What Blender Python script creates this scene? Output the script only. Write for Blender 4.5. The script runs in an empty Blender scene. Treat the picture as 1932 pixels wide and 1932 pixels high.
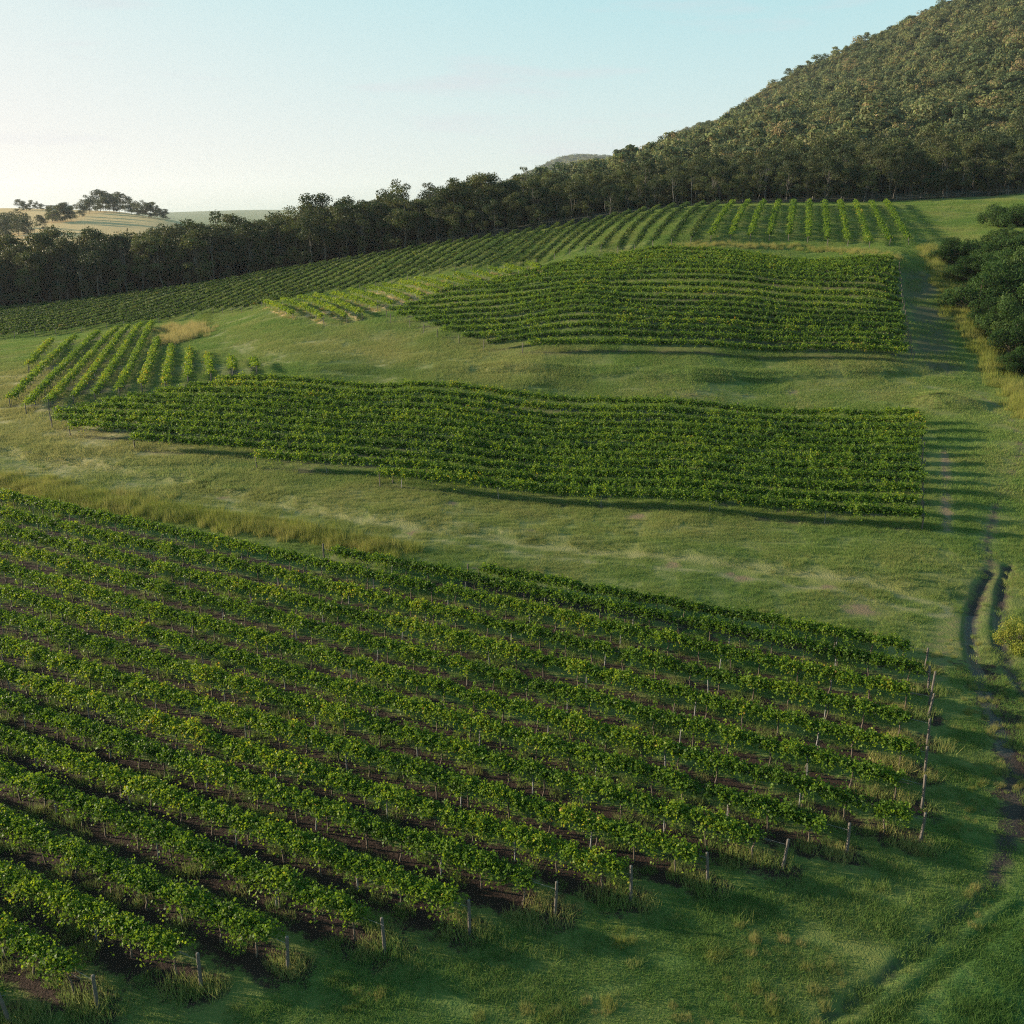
import bpy, math, random
import numpy as np
from math import radians as R

# ------------------------------------------------------------------ camera, sky, sun, exposure
SC = bpy.context.scene
COL = SC.collection
CAMZ, PITCH, FPX, HALF = 24.0, R(16.7), 1856.0, 966.0
cam_d = bpy.data.cameras.new('camera')
cam = bpy.data.objects.new('camera', cam_d); COL.objects.link(cam)
cam_d.sensor_width = 36.0; cam_d.lens = 18.0 * FPX / HALF
cam_d.clip_start = 0.5; cam_d.clip_end = 30000
cam.location = (0, 0, CAMZ); cam.rotation_euler = (math.pi / 2 - PITCH, 0, 0)
SC.camera = cam

SUN_AZ, SUN_EL = R(-79), R(13)           # azimuth from +Y towards +X, elevation
sdir = np.array([math.sin(SUN_AZ) * math.cos(SUN_EL), math.cos(SUN_AZ) * math.cos(SUN_EL), math.sin(SUN_EL)])
sl = bpy.data.lights.new('sun', 'SUN'); sl.energy = 5.0; sl.angle = R(0.6); sl.color = (1.0, 0.84, 0.62)
so = bpy.data.objects.new('sun', sl); COL.objects.link(so)
so.rotation_euler = (math.pi / 2 - SUN_EL, 0, math.pi - SUN_AZ); so.location = (-300, 80, 200)

W = bpy.data.worlds.new('World'); SC.world = W; W.use_nodes = True
wt = W.node_tree; wn = wt.nodes; wl = wt.links; wn.clear()
def WN(t, **k):
    n = wn.new(t)
    for a, b in k.items(): setattr(n, a, b)
    return n
SKYK, SKYM = (3.7, 1.05, .65), (3.3, 2.95, 2.78)            # soft shoulder of the sky's brightness towards the sun
wo = WN('ShaderNodeOutputWorld'); bg = WN('ShaderNodeBackground')
sky = WN('ShaderNodeTexSky', sky_type='NISHITA', sun_disc=False, sun_elevation=SUN_EL, sun_rotation=SUN_AZ,
         altitude=100, air_density=1.0, dust_density=1.5, ozone_density=1.0)
tc = WN('ShaderNodeTexCoord'); mp = WN('ShaderNodeMapping'); mp.inputs['Scale'].default_value = (2.0, 2.0, 16.0)
no = WN('ShaderNodeTexNoise'); no.inputs['Scale'].default_value = 2.3; no.inputs['Detail'].default_value = 6
cr = WN('ShaderNodeMapRange'); cr.inputs[1].default_value = 0.60; cr.inputs[2].default_value = 0.78; cr.inputs[4].default_value = 0.55
hs = WN('ShaderNodeMix', data_type='RGBA', blend_type='MULTIPLY'); hs.inputs[0].default_value = 1.0
hs.inputs[7].default_value = (1.05, 1.0, 1.02, 1)
mx = WN('ShaderNodeMix', data_type='RGBA'); mx.inputs[7].default_value = (2.25, 2.25, 2.4, 1)
wl.new(tc.outputs['Generated'], mp.inputs[0]); wl.new(mp.outputs[0], no.inputs['Vector']); wl.new(no.outputs[0], cr.inputs[0])
sat = WN('ShaderNodeHueSaturation'); sat.inputs['Saturation'].default_value = 1.0
va = WN('ShaderNodeVectorMath', operation='ADD'); va.inputs[1].default_value = SKYK
vd = WN('ShaderNodeVectorMath', operation='DIVIDE'); vs = WN('ShaderNodeVectorMath', operation='MULTIPLY'); vs.inputs[1].default_value = SKYM
gmm = WN('ShaderNodeGamma'); gmm.inputs[1].default_value = 1.6
wl.new(sky.outputs[0], sat.inputs['Color']); wl.new(sat.outputs[0], gmm.inputs[0]); wl.new(gmm.outputs[0], va.inputs[0]); wl.new(gmm.outputs[0], vd.inputs[0]); wl.new(va.outputs[0], vd.inputs[1])
wl.new(vd.outputs[0], vs.inputs[0]); wl.new(vs.outputs[0], hs.inputs[6]); wl.new(hs.outputs[2], mx.inputs[6]); wl.new(cr.outputs[0], mx.inputs[0])
wl.new(mx.outputs[2], bg.inputs[0]); bg.inputs[1].default_value = 0.12
wl.new(bg.outputs[0], wo.inputs[0])
SC.view_settings.view_transform = 'Standard'; SC.view_settings.look = 'None'
HAZE = 0.00005
SC.view_settings.exposure = 1.38; SC.view_settings.gamma = 1.0
SC.cycles.max_bounces = 6; SC.cycles.transparent_max_bounces = 8
SC.cycles.use_adaptive_sampling = False
SC.cycles.use_denoising = False
SC.cycles.filter_width = 1.15

# ------------------------------------------------------------------ helpers
rng = np.random.default_rng(7); random.seed(7)
cP, sP = math.cos(PITCH), math.sin(PITCH)
def ray(u, v):
    a = (np.asarray(u, float) - HALF) / FPX; b = (HALF - np.asarray(v, float)) / FPX
    return a, cP + b * sP, -sP + b * cP
def _h(ix, iy, s):
    n = (ix.astype(np.int64) * 374761393 + iy.astype(np.int64) * 668265263 + s * 974711) & 0x7fffffff
    n = ((n ^ (n >> 13)) * 1274126177) & 0x7fffffff
    return ((n ^ (n >> 16)) & 0xffff) / 65535.0
def vnoise(x, y, s=0):
    ix, iy = np.floor(x), np.floor(y); fx, fy = x - ix, y - iy
    fx = fx * fx * (3 - 2 * fx); fy = fy * fy * (3 - 2 * fy)
    a = _h(ix, iy, s) * (1 - fx) + _h(ix + 1, iy, s) * fx
    b = _h(ix, iy + 1, s) * (1 - fx) + _h(ix + 1, iy + 1, s) * fx
    return a * (1 - fy) + b * fy
def fbm(x, y, s=0, o=4):
    t = 0; amp = .5
    for k in range(o):
        t = t + amp * (vnoise(x * 2 ** k, y * 2 ** k, s + k) - .5); amp *= .5
    return t

# ------------------------------------------------------------------ terrain: one sheet in polar steps about the lookout, heights from surveyed points
CP = []                                              # (theta, ln r, z/r)
def cz(u, v, z):
    a, y, d = ray(u, v); t = (z - CAMZ) / d
    cpt(a * t, y * t, z)
def ct(u, v, t, drop=0):
    a, y, d = ray(u, v); cpt(a * t, y * t, CAMZ + d * t - drop)
def cpt(x, y, z):
    r = math.hypot(x, y); CP.append((math.atan2(x, y), math.log(r), z / r))
def cr_(u, r, z):
    th = math.atan((u - HALF) / FPX / (cP + .3 * sP)); CP.append((th, math.log(r), z / r))
for r in (9, 16, 26, 40):
    for th in (-180, -120, -80, -50, -35, -20, 0, 20, 35, 50, 80, 120, 180): CP.append((R(th), math.log(r), 0))
for p in [(0,1500,0),(500,1500,0),(1000,1500,0),(1500,1500,0),(1932,1500,0),(0,1200,0),(500,1200,0),(1000,1200,0),(1500,1250,0),(1932,1250,0),
          (0,940,0),(300,990,0),(700,1060,0),(1100,1120,0),(1700,1150,0.1),(1932,1100,0.2),(0,870,.4),(400,930,.35),(900,990,.4),(1400,1040,.4),(1740,1060,.4),
          (-200,900,.6),(-200,780,1.0),(-200,690,.9),
          (165,836,.9),(450,877,.8),(760,922,.8),(1300,968,.8),(1738,999,.8),(1738,900,1.5),(1738,800,2.5),(1391,775,2.3),(1000,757,2.5),(700,737,2.6),(500,722,3.0),(90,797,1.0),(800,830,1.6),
          (1932,1000,.7),(1932,860,2.2),(1932,780,3.2),
          (20,770,1.0),(225,752,1.5),(440,713,2.8),(485,709,3.0),(300,650,2.3),(300,612,2.2),(170,637,1.6),(100,655,1.2),(0,680,.9),(360,665,2.6),(440,680,2.9),
          (600,690,4.0),(800,715,3.8),(1000,730,3.6),(1300,735,3.6),(1735,738,3.6),(600,640,5.2),(420,605,4.0),(480,590,5.2),(720,650,5.2),
          (553,604,6.5),(611,612,6.4),(655,610,6.6),(720,604,7.4),(830,640,6.2),(935,665,5.4),(1080,683,5.1),(1240,692,5.0),(1430,688,5.0),(1722,684,5.2),
          (1000,705,4.4),(1400,710,4.2),(1700,712,4.2),
          (1715,600,9.8),(1400,590,10.2),(1100,590,10.0),(900,590,8.8),(1705,550,12.6),(1400,540,13.2),(1150,545,12.4),
          (1696,507,15.9),(1500,483,17.2),(1400,480,17.5),(1300,480,17.4),(1150,492,15.9),(1020,517,13.6),(900,545,11.0),(800,572,9.0),
          (883,548,11.0),(742,586,8.2),(826,526,11.9),(660,553,8.2),(501,577,6.8),(515,577,6.7),(596,563,7.4),
          (1932,700,4.6),(1932,600,9.8),(1932,500,16.5),(1800,560,12.0),(1780,480,17.6)]: cz(*p)
for p in [(1716,463,180),(1600,463,184),(1500,455,188),(1400,456,188),(1330,458,186),(1245,467,186),(1130,475,194),(1017,500,203),(920,510,206),(807,523,210),(677,550,214),
          (393,592,218),(301,612,212),(200,622,210),(115,633,206),(0,642,203),(-150,655,200),
          (1672,387,238),(1500,387,240),(1300,393,240),(1200,405,244),(1100,424,248),(1000,440,250),(900,456,254),(800,470,258),(650,495,264),(500,520,268),(300,552,268),(150,573,266),(0,588,264),(-150,605,262),
          (1932,370,238),(1800,380,238),(1790,430,204),(1932,420,205)]: ct(*p)
for p in [(0,330,-1),(0,420,0),(0,600,9),(0,1100,32),(60,460,1),(-200,330,-2),(-200,600,2),(-300,1100,24),
          (250,330,2),(250,450,1),(300,600,9),(400,800,9),(400,1100,6),(500,330,7),(500,450,3),(600,800,2),(700,330,13),(700,450,9),(850,330,19),(850,450,20),(800,900,12),
          (1000,320,24),(1000,450,32),(1000,800,36),(1000,1500,36),(1150,320,27),(1150,450,38),(1150,800,48),(1300,320,29),(1300,450,46),(1300,700,66),(1500,320,31),(1500,450,54),(1500,700,94),(1500,950,132),
          (1700,320,32),(1700,450,58),(1700,700,116),(1700,900,168),(1850,320,32),(1850,450,59),(1850,700,136),(1850,900,190),(2100,320,36),(2100,500,78),(2100,900,225),
          (0,1600,22),(0,3000,12),(0,6000,18),(0,9500,20),(480,3000,10),(480,6000,62),(480,9500,30),(250,6000,40),(700,6000,60),(900,3500,60),(700,3000,20),(-400,6000,25),(-400,3000,20),(-400,200,1),(-400,90,.3),
          (700,1500,10),(850,2000,30),(1266,1000,76)]: cr_(*p)
for p in [(50,395.5,1100,3),(90,395,1050,2),(167,397,920,0),(222,399,900,0),(278,408,860,0),(318,414,820,0),(111,440,650,0),(200,436,680,0),(30,455,600,0),
          (1816,4,1100,61),(1932,-52,1060,61),(2100,-127,1040,61),(1711,50,1150,62),(1606,102,1200,63),(1506,144,1300,63),(1441,180,1500,48),(1336,194,1700,46),(1266,232,1800,44),(1181,282,2000,42),
          (1090,297,3500,10),(1050,305,3500,10),(1016,325,3500,10),(960,350,3500,10)]: ct(*p)
for u, r, z in [(1816,1700,200),(1932,1700,210),(2100,1700,220),(1606,1900,160),(1441,2400,140),(1266,2700,120),(1181,3000,100),(1090,5000,120),(1500,5000,120),(1932,5000,150),(1500,9500,40),(1932,9500,40),(1000,9500,40)]: cr_(u, r, z)
for th, r, z in [(50,100,2),(50,200,20),(50,500,80),(50,1100,260),(50,3000,150),(50,9500,40),(80,100,1),(80,300,25),(80,1000,120),(80,9500,30),(120,300,4),(120,2000,20),(120,9500,20),(180,100,0),(180,500,0),(180,9500,10),
                 (-180,100,0),(-180,500,0),(-180,9500,10),(-120,300,0),(-120,2000,0),(-120,9500,10),(-80,100,0),(-80,300,0),(-80,1000,2),(-80,9500,10),(-50,100,.2),(-50,300,0),(-50,1000,12),(-50,3000,10),(-50,9500,10)]:
    CP.append((R(th), math.log(r), z / r))
CP = np.array(CP); LK = 0.4
PX = np.c_[CP[:, 0], CP[:, 1] * LK]
def _U(d2): return np.where(d2 > 1e-12, d2 * np.log(d2 + 1e-12), 0)
n_ = len(PX)
K = _U(((PX[:, None] - PX[None]) ** 2).sum(-1)) + np.eye(n_) * 2e-4
Pm = np.c_[np.ones(n_), PX]
A_ = np.block([[K, Pm], [Pm.T, np.zeros((3, 3))]])
SOL = np.linalg.solve(A_, np.r_[CP[:, 2], 0, 0, 0])
def tps(th, lr):
    q = np.c_[th.ravel(), lr.ravel() * LK]; out = np.empty(len(q))
    for i in range(0, len(q), 20000):
        s = q[i:i + 20000]
        out[i:i + 20000] = _U(((s[:, None] - PX[None]) ** 2).sum(-1)) @ SOL[:n_] + SOL[n_] + s @ SOL[n_ + 1:]
    return out.reshape(th.shape)
TH = np.r_[np.linspace(-180, -46, 54)[:-1], np.arange(-46, 46.001, .125), np.linspace(46, 180, 54)[1:]] * math.pi / 180
LR = np.r_[np.linspace(math.log(9), math.log(24), 12)[:-1], np.linspace(math.log(24), math.log(9000), 640)]
ci = np.unique(np.r_[np.arange(0, len(TH), 4), len(TH) - 1]); cj = np.unique(np.r_[np.arange(0, len(LR), 4), len(LR) - 1])
tc_, lc_ = np.meshgrid(TH[ci], LR[cj], indexing='ij')
wc = tps(tc_, lc_)
tmp = np.array([np.interp(TH, TH[ci], wc[:, j]) for j in range(wc.shape[1])]).T
WG = np.array([np.interp(LR, LR[cj], tmp[i]) for i in range(tmp.shape[0])])
RR = np.exp(LR)[None, :]
ZG = WG * RR
XG, YG = np.sin(TH)[:, None] * RR, np.cos(TH)[:, None] * RR
RRf = np.broadcast_to(RR, ZG.shape)
# behind the camera and towards the seam everything eases to one level
seam = np.clip((np.abs(TH) - R(150)) / R(28), 0, 1)[:, None]
ZG = ZG * (1 - seam)
def fade(r, a, b): return np.clip((r - a) / (b - a), 0, 1)
ZG += fbm(XG / 9, YG / 9, 3, 3) * .17 * (1 - fade(RRf, 150, 300))
ZG += fbm(XG / 1.6, YG / 1.6, 9, 2) * .16 * (1 - fade(RRf, 120, 220))
ZG += fbm(XG / 110, YG / 110, 21, 4) * 30 * fade(RRf, 420, 900) * np.clip((TH[:, None] - R(0)) / R(8), 0, 1) * (1 - fade(RRf, 6000, 9000))
def H(x, y):
    x = np.asarray(x, float); y = np.asarray(y, float)
    fi = np.interp(np.arctan2(x, y), TH, np.arange(len(TH))); fj = np.interp(.5 * np.log(np.maximum(x * x + y * y, 1e-6)), LR, np.arange(len(LR)))
    i = np.clip(fi.astype(int), 0, len(TH) - 2); j = np.clip(fj.astype(int), 0, len(LR) - 2); a = fi - i; b = fj - j
    return (ZG[i, j] * (1 - a) + ZG[i + 1, j] * a) * (1 - b) + (ZG[i, j + 1] * (1 - a) + ZG[i + 1, j + 1] * a) * b
TT = np.exp(np.linspace(math.log(22), math.log(7000), 1500))
def at(u, v, h=0.0, tmin=0):
    a, y, d = ray(u, v); T = TT[TT > tmin]
    g = CAMZ + d * T - H(a * T, y * T) - h
    k = np.nonzero(g <= 0)[0]
    if not len(k): t = T[np.argmin(g)]
    else:
        k = max(k[0], 1); lo, hi = T[k - 1], T[k]
        for _ in range(30):
            m = .5 * (lo + hi)
            if CAMZ + d * m - H(a * m, y * m) - h > 0: lo = m
            else: hi = m
        t = hi
    return np.array([a * t, y * t])
def line(pts, h=0.0): return np.array([at(u, v, h) for u, v in pts])
def resample(P, step):
    P = np.asarray(P, float); s = np.r_[0, np.cumsum(np.hypot(*np.diff(P, axis=0).T))]
    q = np.linspace(0, s[-1], max(2, int(s[-1] / step) + 1))
    return np.c_[np.interp(q, s, P[:, 0]), np.interp(q, s, P[:, 1])]
def seg_dist(X, Y, P, signed=False):
    best = np.full(X.shape, 1e9); sg = np.zeros(X.shape)
    for (x0, y0), (x1, y1) in zip(P[:-1], P[1:]):
        dx, dy = x1 - x0, y1 - y0; L2 = dx * dx + dy * dy + 1e-9
        t = np.clip(((X - x0) * dx + (Y - y0) * dy) / L2, 0, 1)
        d = np.hypot(X - x0 - t * dx, Y - y0 - t * dy)
        if signed:
            m = d < best; sg = np.where(m, np.sign(dx * (Y - y0) - dy * (X - x0)), sg)
        best = np.minimum(best, d)
    return (best, sg) if signed else best
def inpoly(X, Y, P):
    c = np.zeros(np.shape(X), bool); n = len(P)
    for i in range(n):
        (x0, y0), (x1, y1) = P[i], P[(i + 1) % n]
        k = (y0 > Y) != (y1 > Y)
        c ^= k & (X < (x1 - x0) * (Y - y0) / (y1 - y0 + 1e-12) + x0)
    return c
near = (RRf < 300) & (np.abs(TH)[:, None] < R(50))
NX, NY = XG[near], YG[near]
def bump(P, height, width, step=False):
    if step:
        d, s = seg_dist(NX, NY, P, True); z = height * np.where(d < 12, .5 + .5 * np.tanh(s * d / width), 0) * np.exp(-np.maximum(s * d, 0) / 5)
    else: z = height * np.exp(-(seg_dist(NX, NY, P) / width) ** 2)
    ZG[near] += z
# terrace banks, track ruts and the heap beside the track
bank_a = line([(-60,842),(120,868),(350,912),(700,985),(1100,1035),(1500,1085),(1690,1112)])
bank_b = line([(960,700),(1150,712),(1300,716),(1500,712),(1650,706),(1745,700)])
rut_l = line([(1868,1080),(1850,1112),(1833,1160),(1830,1200),(1838,1250),(1852,1295),(1872,1350),(1897,1420),(1915,1500),(1900,1600),(1872,1665)])
rut_r = line([(1905,1070),(1893,1110),(1886,1150),(1885,1200),(1897,1250),(1922,1290),(1950,1335),(1990,1420),(2010,1520),(1990,1620)])
rut_far = line([(1868,1080),(1862,1020),(1880,950),(1912,890),(1925,850),(1915,800),(1880,765),(1830,735)])
bump(bank_a, .65, .45, True); bump(bank_b, .7, .7, True)
for P in (rut_l[:6], rut_r[:6]): bump(P, -.2, .4)
for P in ([(1890,1680),(1800,1740),(1690,1830),(1560,1925)], [(1932,1700),(1850,1770),(1740,1860),(1650,1932)]): bump(line(P), -.16, .3)
bump(line([(1770,760),(1810,765)]), 1.1, 2.2)

# ------------------------------------------------------------------ tags, mesh building
def tag(o, label=None, cat=None, group=None, kind=None):
    for k, v in (('label', label), ('category', cat), ('group', group), ('kind', kind)):
        if v: o[k] = v
    return o
def empty(name, loc):
    o = bpy.data.objects.new(name, None); o.location = loc; o.empty_display_size = .3; COL.objects.link(o); return o
def link(name, me, parent=None, loc=(0, 0, 0)):
    o = bpy.data.objects.new(name, me); o.location = loc; COL.objects.link(o)
    if parent: o.parent = parent
    return o
def mesh_np(name, V, F, mat, face_attr=None, smooth=False):
    me = bpy.data.meshes.new(name); V = np.asarray(V, np.float32); F = np.asarray(F, np.int32); k = F.shape[1]
    me.vertices.add(len(V)); me.vertices.foreach_set('co', V.ravel())
    me.loops.add(F.size); me.loops.foreach_set('vertex_index', F.ravel())
    me.polygons.add(len(F)); me.polygons.foreach_set('loop_start', np.arange(0, F.size, k, dtype=np.int32))
    if smooth: me.polygons.foreach_set('use_smooth', np.ones(len(F), bool))
    me.update(calc_edges=True)
    for nm, arr in (face_attr or {}).items():
        a = me.attributes.new(nm, 'FLOAT', 'FACE'); a.data.foreach_set('value', np.asarray(arr, np.float32))
    if mat: me.materials.append(mat)
    return me
def unit(v): return v / np.maximum(np.linalg.norm(v, axis=-1, keepdims=True), 1e-9)
def leaves_geo(C, N, size, rg, asp=.8, fold=.15):
    n = len(C); t = unit(np.cross(N, unit(rg.normal(size=(n, 3))))); b = np.cross(N, t); s = size[:, None]
    V = np.stack([C + t * s * .5, C + b * s * .5 * asp + N * s * fold, C - t * s * .5, C - b * s * .5 * asp + N * s * fold], 1).reshape(-1, 3)
    return V, np.arange(n * 4).reshape(-1, 4)
def tube(P, r0, r1, seg=6):
    P = np.asarray(P, float); n = len(P); T = unit(np.gradient(P, axis=0)); up = np.where(np.abs(T[:, 2:3]) > .9, [[1., 0, 0]], [[0, 0, 1.]])
    A = unit(np.cross(T, up)); B = np.cross(T, A); a = np.linspace(0, 2 * math.pi, seg, endpoint=False); r = np.linspace(r0, r1, n)[:, None, None]
    V = (P[:, None] + r * (np.cos(a)[None, :, None] * A[:, None] + np.sin(a)[None, :, None] * B[:, None])).reshape(-1, 3)
    F = [(i * seg + k, i * seg + (k + 1) % seg, (i + 1) * seg + (k + 1) % seg, (i + 1) * seg + k) for i in range(n - 1) for k in range(seg)]
    return V, np.array(F)
def merge(parts):
    V, F, o = [], [], 0
    for v, f in parts: V.append(v); F.append(f + o); o += len(v)
    return np.concatenate(V), np.concatenate(F)

# ------------------------------------------------------------------ materials
def mat(name):
    m = bpy.data.materials.new(name); m.use_nodes = True; nt = m.node_tree; nt.nodes.clear(); return m, nt
def nd(nt, t, **k):
    n = nt.nodes.new(t)
    for a, b in k.items(): setattr(n, a, b)
    return n
def ramp(nt, src, stops):
    r = nd(nt, 'ShaderNodeValToRGB'); e = r.color_ramp.elements
    while len(e) < len(stops): e.new(.5)
    for i, (p, c) in enumerate(stops): e[i].position = p; e[i].color = (*c, 1)
    nt.links.new(src, r.inputs[0]); return r.outputs[0]
def mixc(nt, f, a, b, mode='MIX'):
    m = nd(nt, 'ShaderNodeMix', data_type='RGBA', blend_type=mode)
    for s, v in ((0, f), (6, a), (7, b)):
        if hasattr(v, 'is_linked'): nt.links.new(v, m.inputs[s])
        else: m.inputs[s].default_value = v if s == 0 else (*v, 1)
    return m.outputs[2]
def math_(nt, op, a, b=0.0, c=None):
    m = nd(nt, 'ShaderNodeMath', operation=op)
    for i, v in enumerate((a, b) if c is None else (a, b, c)):
        if hasattr(v, 'is_linked'): nt.links.new(v, m.inputs[i])
        else: m.inputs[i].default_value = v
    return m.outputs[0]
def sstep(nt, v, a, b):
    m = nd(nt, 'ShaderNodeMapRange', interpolation_type='SMOOTHSTEP'); nt.links.new(v, m.inputs[0]); m.inputs[1].default_value = a; m.inputs[2].default_value = b; return m.outputs[0]
def noise(nt, vec, scale, detail=4, rough=.55):
    n = nd(nt, 'ShaderNodeTexNoise'); n.inputs['Scale'].default_value = scale; n.inputs['Detail'].default_value = detail; n.inputs['Roughness'].default_value = rough
    nt.links.new(vec, n.inputs['Vector']); return n.outputs[0]
def attr(nt, name, typ='GEOMETRY'):
    return nd(nt, 'ShaderNodeAttribute', attribute_name=name, attribute_type=typ).outputs['Fac']
def leaf_mat(name, stops, trans=.35, shift=.25, tcol=1.6, spec=.08, tb=.5):
    m, nt = mat(name)
    cv = attr(nt, 'cv'); oi = nd(nt, 'ShaderNodeObjectInfo').outputs['Random']
    v = math_(nt, 'ADD', cv, math_(nt, 'MULTIPLY', math_(nt, 'SUBTRACT', oi, .5), shift))
    c = ramp(nt, v, stops)
    p = nd(nt, 'ShaderNodeBsdfPrincipled'); p.inputs['Roughness'].default_value = .5; p.inputs['Specular IOR Level'].default_value = spec
    t = nd(nt, 'ShaderNodeBsdfTranslucent'); mx = nd(nt, 'ShaderNodeMixShader'); mx.inputs[0].default_value = trans
    c2 = mixc(nt, 1.0, c, (tcol * 1.1, tcol, tcol * tb), 'MULTIPLY')
    nt.links.new(c, p.inputs['Base Color']); nt.links.new(c2, t.inputs[0])
    o = nd(nt, 'ShaderNodeOutputMaterial'); nt.links.new(p.outputs[0], mx.inputs[1]); nt.links.new(t.outputs[0], mx.inputs[2]); nt.links.new(mx.outputs[0], o.inputs[0])
    return m
VINE = leaf_mat('vine_leaf', [(0, (.025, .056, .01)), (.45, (.075, .14, .016)), (.8, (.15, .21, .02)), (.93, (.24, .24, .03)), (1, (.24, .14, .03))], .42, .16, 1.7, .12)
VINE_B = leaf_mat('bright_vine_leaf', [(0, (.05, .1, .012)), (.5, (.13, .2, .018)), (.9, (.23, .27, .03)), (1, (.3, .22, .05))], .4, .1, 1.6, .12)
VINE_D = leaf_mat('dark_vine_leaf', [(0, (.02, .045, .014)), (.5, (.05, .088, .022)), (.9, (.095, .12, .028)), (1, (.14, .1, .03))], .38, .2, 1.6, .12)
GUM = leaf_mat('gum_leaf', [(0, (.022, .036, .018)), (.35, (.038, .056, .024)), (.6, (.062, .064, .03)), (.8, (.07, .1, .03)), (1, (.1, .1, .045))], .25, .6, 1.3)
HILLGUM = leaf_mat('hill_gum_leaf', [(0, (.045, .066, .032)), (.35, (.085, .118, .048)), (.55, (.14, .135, .062)), (.75, (.115, .158, .055)), (.9, (.165, .17, .062)), (1, (.18, .14, .07))], .3, .95, 1.15, .06, .85)
BUSH = leaf_mat('scrub_leaf', [(0, (.014, .034, .009)), (.5, (.034, .07, .019)), (1, (.085, .125, .04))], .35, .6, 1.5, .06)
def blade_mat(name, cs, dry_on=True):
    m, nt = mat(name)
    pos = nd(nt, 'ShaderNodeNewGeometry').outputs['Position']
    n = noise(nt, pos, .12, 5); n2 = attr(nt, 'cv')
    v = math_(nt, 'ADD', math_(nt, 'MULTIPLY', n, .75), math_(nt, 'MULTIPLY', n2, .35))
    c = ramp(nt, v, cs)
    if dry_on:
        d = attr(nt, 'dry', 'INSTANCER'); l = attr(nt, 'lush_or_shade', 'INSTANCER')
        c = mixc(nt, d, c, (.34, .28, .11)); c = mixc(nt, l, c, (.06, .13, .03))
    p = nd(nt, 'ShaderNodeBsdfDiffuse'); t = nd(nt, 'ShaderNodeBsdfTranslucent'); mx = nd(nt, 'ShaderNodeMixShader'); mx.inputs[0].default_value = .42
    nt.links.new(c, p.inputs[0]); nt.links.new(c, t.inputs[0]); o = nd(nt, 'ShaderNodeOutputMaterial')
    nt.links.new(p.outputs[0], mx.inputs[1]); nt.links.new(t.outputs[0], mx.inputs[2]); nt.links.new(mx.outputs[0], o.inputs[0])
    return m
GCOL = [(.25, (.05, .088, .02)), (.45, (.088, .12, .026)), (.62, (.125, .132, .035)), (.8, (.165, .14, .052))]
GRASS = blade_mat('grass_blade', [(.25, (.075, .15, .035)), (.45, (.135, .22, .05)), (.62, (.195, .245, .068)), (.8, (.26, .25, .09))])
TALL = blade_mat('tall_grass_blade', [(.2, (.1, .15, .03)), (.5, (.19, .22, .04)), (.8, (.28, .25, .07))])
def simple(name, c1, c2, scale, rough=.85):
    m, nt = mat(name); co = nd(nt, 'ShaderNodeTexCoord').outputs['Object']
    c = mixc(nt, noise(nt, co, scale), c1, c2); p = nd(nt, 'ShaderNodeBsdfPrincipled'); p.inputs['Roughness'].default_value = rough
    nt.links.new(c, p.inputs['Base Color']); o = nd(nt, 'ShaderNodeOutputMaterial'); nt.links.new(p.outputs[0], o.inputs[0]); return m
WOOD = simple('weathered_wood', (.045, .038, .033), (.14, .12, .1), 9)
STEEL = simple('galvanised_steel', (.13, .13, .13), (.25, .25, .24), 20, .5)
BARK = simple('vine_bark', (.06, .045, .03), (.13, .1, .075), 18)
GBARK = simple('gum_bark', (.03, .028, .025), (.16, .145, .125), .35)
WALLM = simple('white_render', (.7, .7, .68), (.8, .79, .77), 2)
ROOFM = simple('grey_roofing', (.25, .26, .28), (.34, .35, .37), 2, .5)
GLASS = simple('dark_window_glass', (.03, .04, .05), (.05, .06, .07), 1, .1)

# ------------------------------------------------------------------ vineyard layout (rows as ground lines)
def ext(P, d0=0, d1=0):
    a, b = P[0], P[-1]; t = (b - a) / np.hypot(*(b - a)); return np.array([a - t * d0, b + t * d1])
ROWS = []                                            # (block, ground polyline from its far or outer end to its post end)
lv = [1840,1755,1650,1550,1455,1385,1319,1266,1214,1161,1114,1069,1031,996,964,932]
re = [(20,1935),(185,1905),(380,1866),(543,1832),(726,1798),(886,1763),(1047,1727),(1190,1700),(1335,1668),(1476,1640),(1597,1613),(1735,1592),(1739,1525),(1744,1462),(1749,1405),(1751,1352)]
B1 = []
for k, (v, e) in enumerate(zip(lv, re)):
    a = at(0 if k else -150, v, 1.1); b = at(*e); B1.append(ext(np.array([a, b]), 9 if k else 4, 0))
B1.append(np.array([at(612,1063), at(1751,1304)])); B1.append(np.array([at(884,1100), at(1745,1262)]))
def clipline(o, d, poly):
    d = d / np.hypot(*d); n = np.array([-d[1], d[0]]); s = (poly - o) @ n; q = (poly - o) @ d; hit = []
    for i in range(len(poly)):
        j = (i + 1) % len(poly)
        if (s[i] > 0) != (s[j] > 0): hit.append(q[i] + (q[j] - q[i]) * s[i] / (s[i] - s[j]))
    hit = sorted(hit); return [(o + d * hit[k], o + d * hit[k + 1]) for k in range(0, len(hit) - 1, 2)]
P2 = line([(78,800),(165,836),(325,856),(450,877),(590,901),(755,923),(1739,1004),(1739,797),(1391,772),(1000,757),(700,737),(500,722),(400,735),(250,765)])
d2 = at(1738, 999) - at(760, 921); B2 = []
for v in (999,976,952,930,911,894,877,861,846,831,816,802):
    for a, b in clipline(at(1737, v), d2, P2):
        if np.hypot(*(b - a)) > 5: B2.append(np.array([a, b]))
z3 = lambda x, y, dy=0: (x * .2869, 572.5 + (y + dy) * .2869)
n3 = [(190,455),(70,690),(175,730),(325,705),(488,675),(630,655),(785,625),(938,590),(1090,575),(1240,540),(1390,520),(1535,490),(1690,475)]
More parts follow.
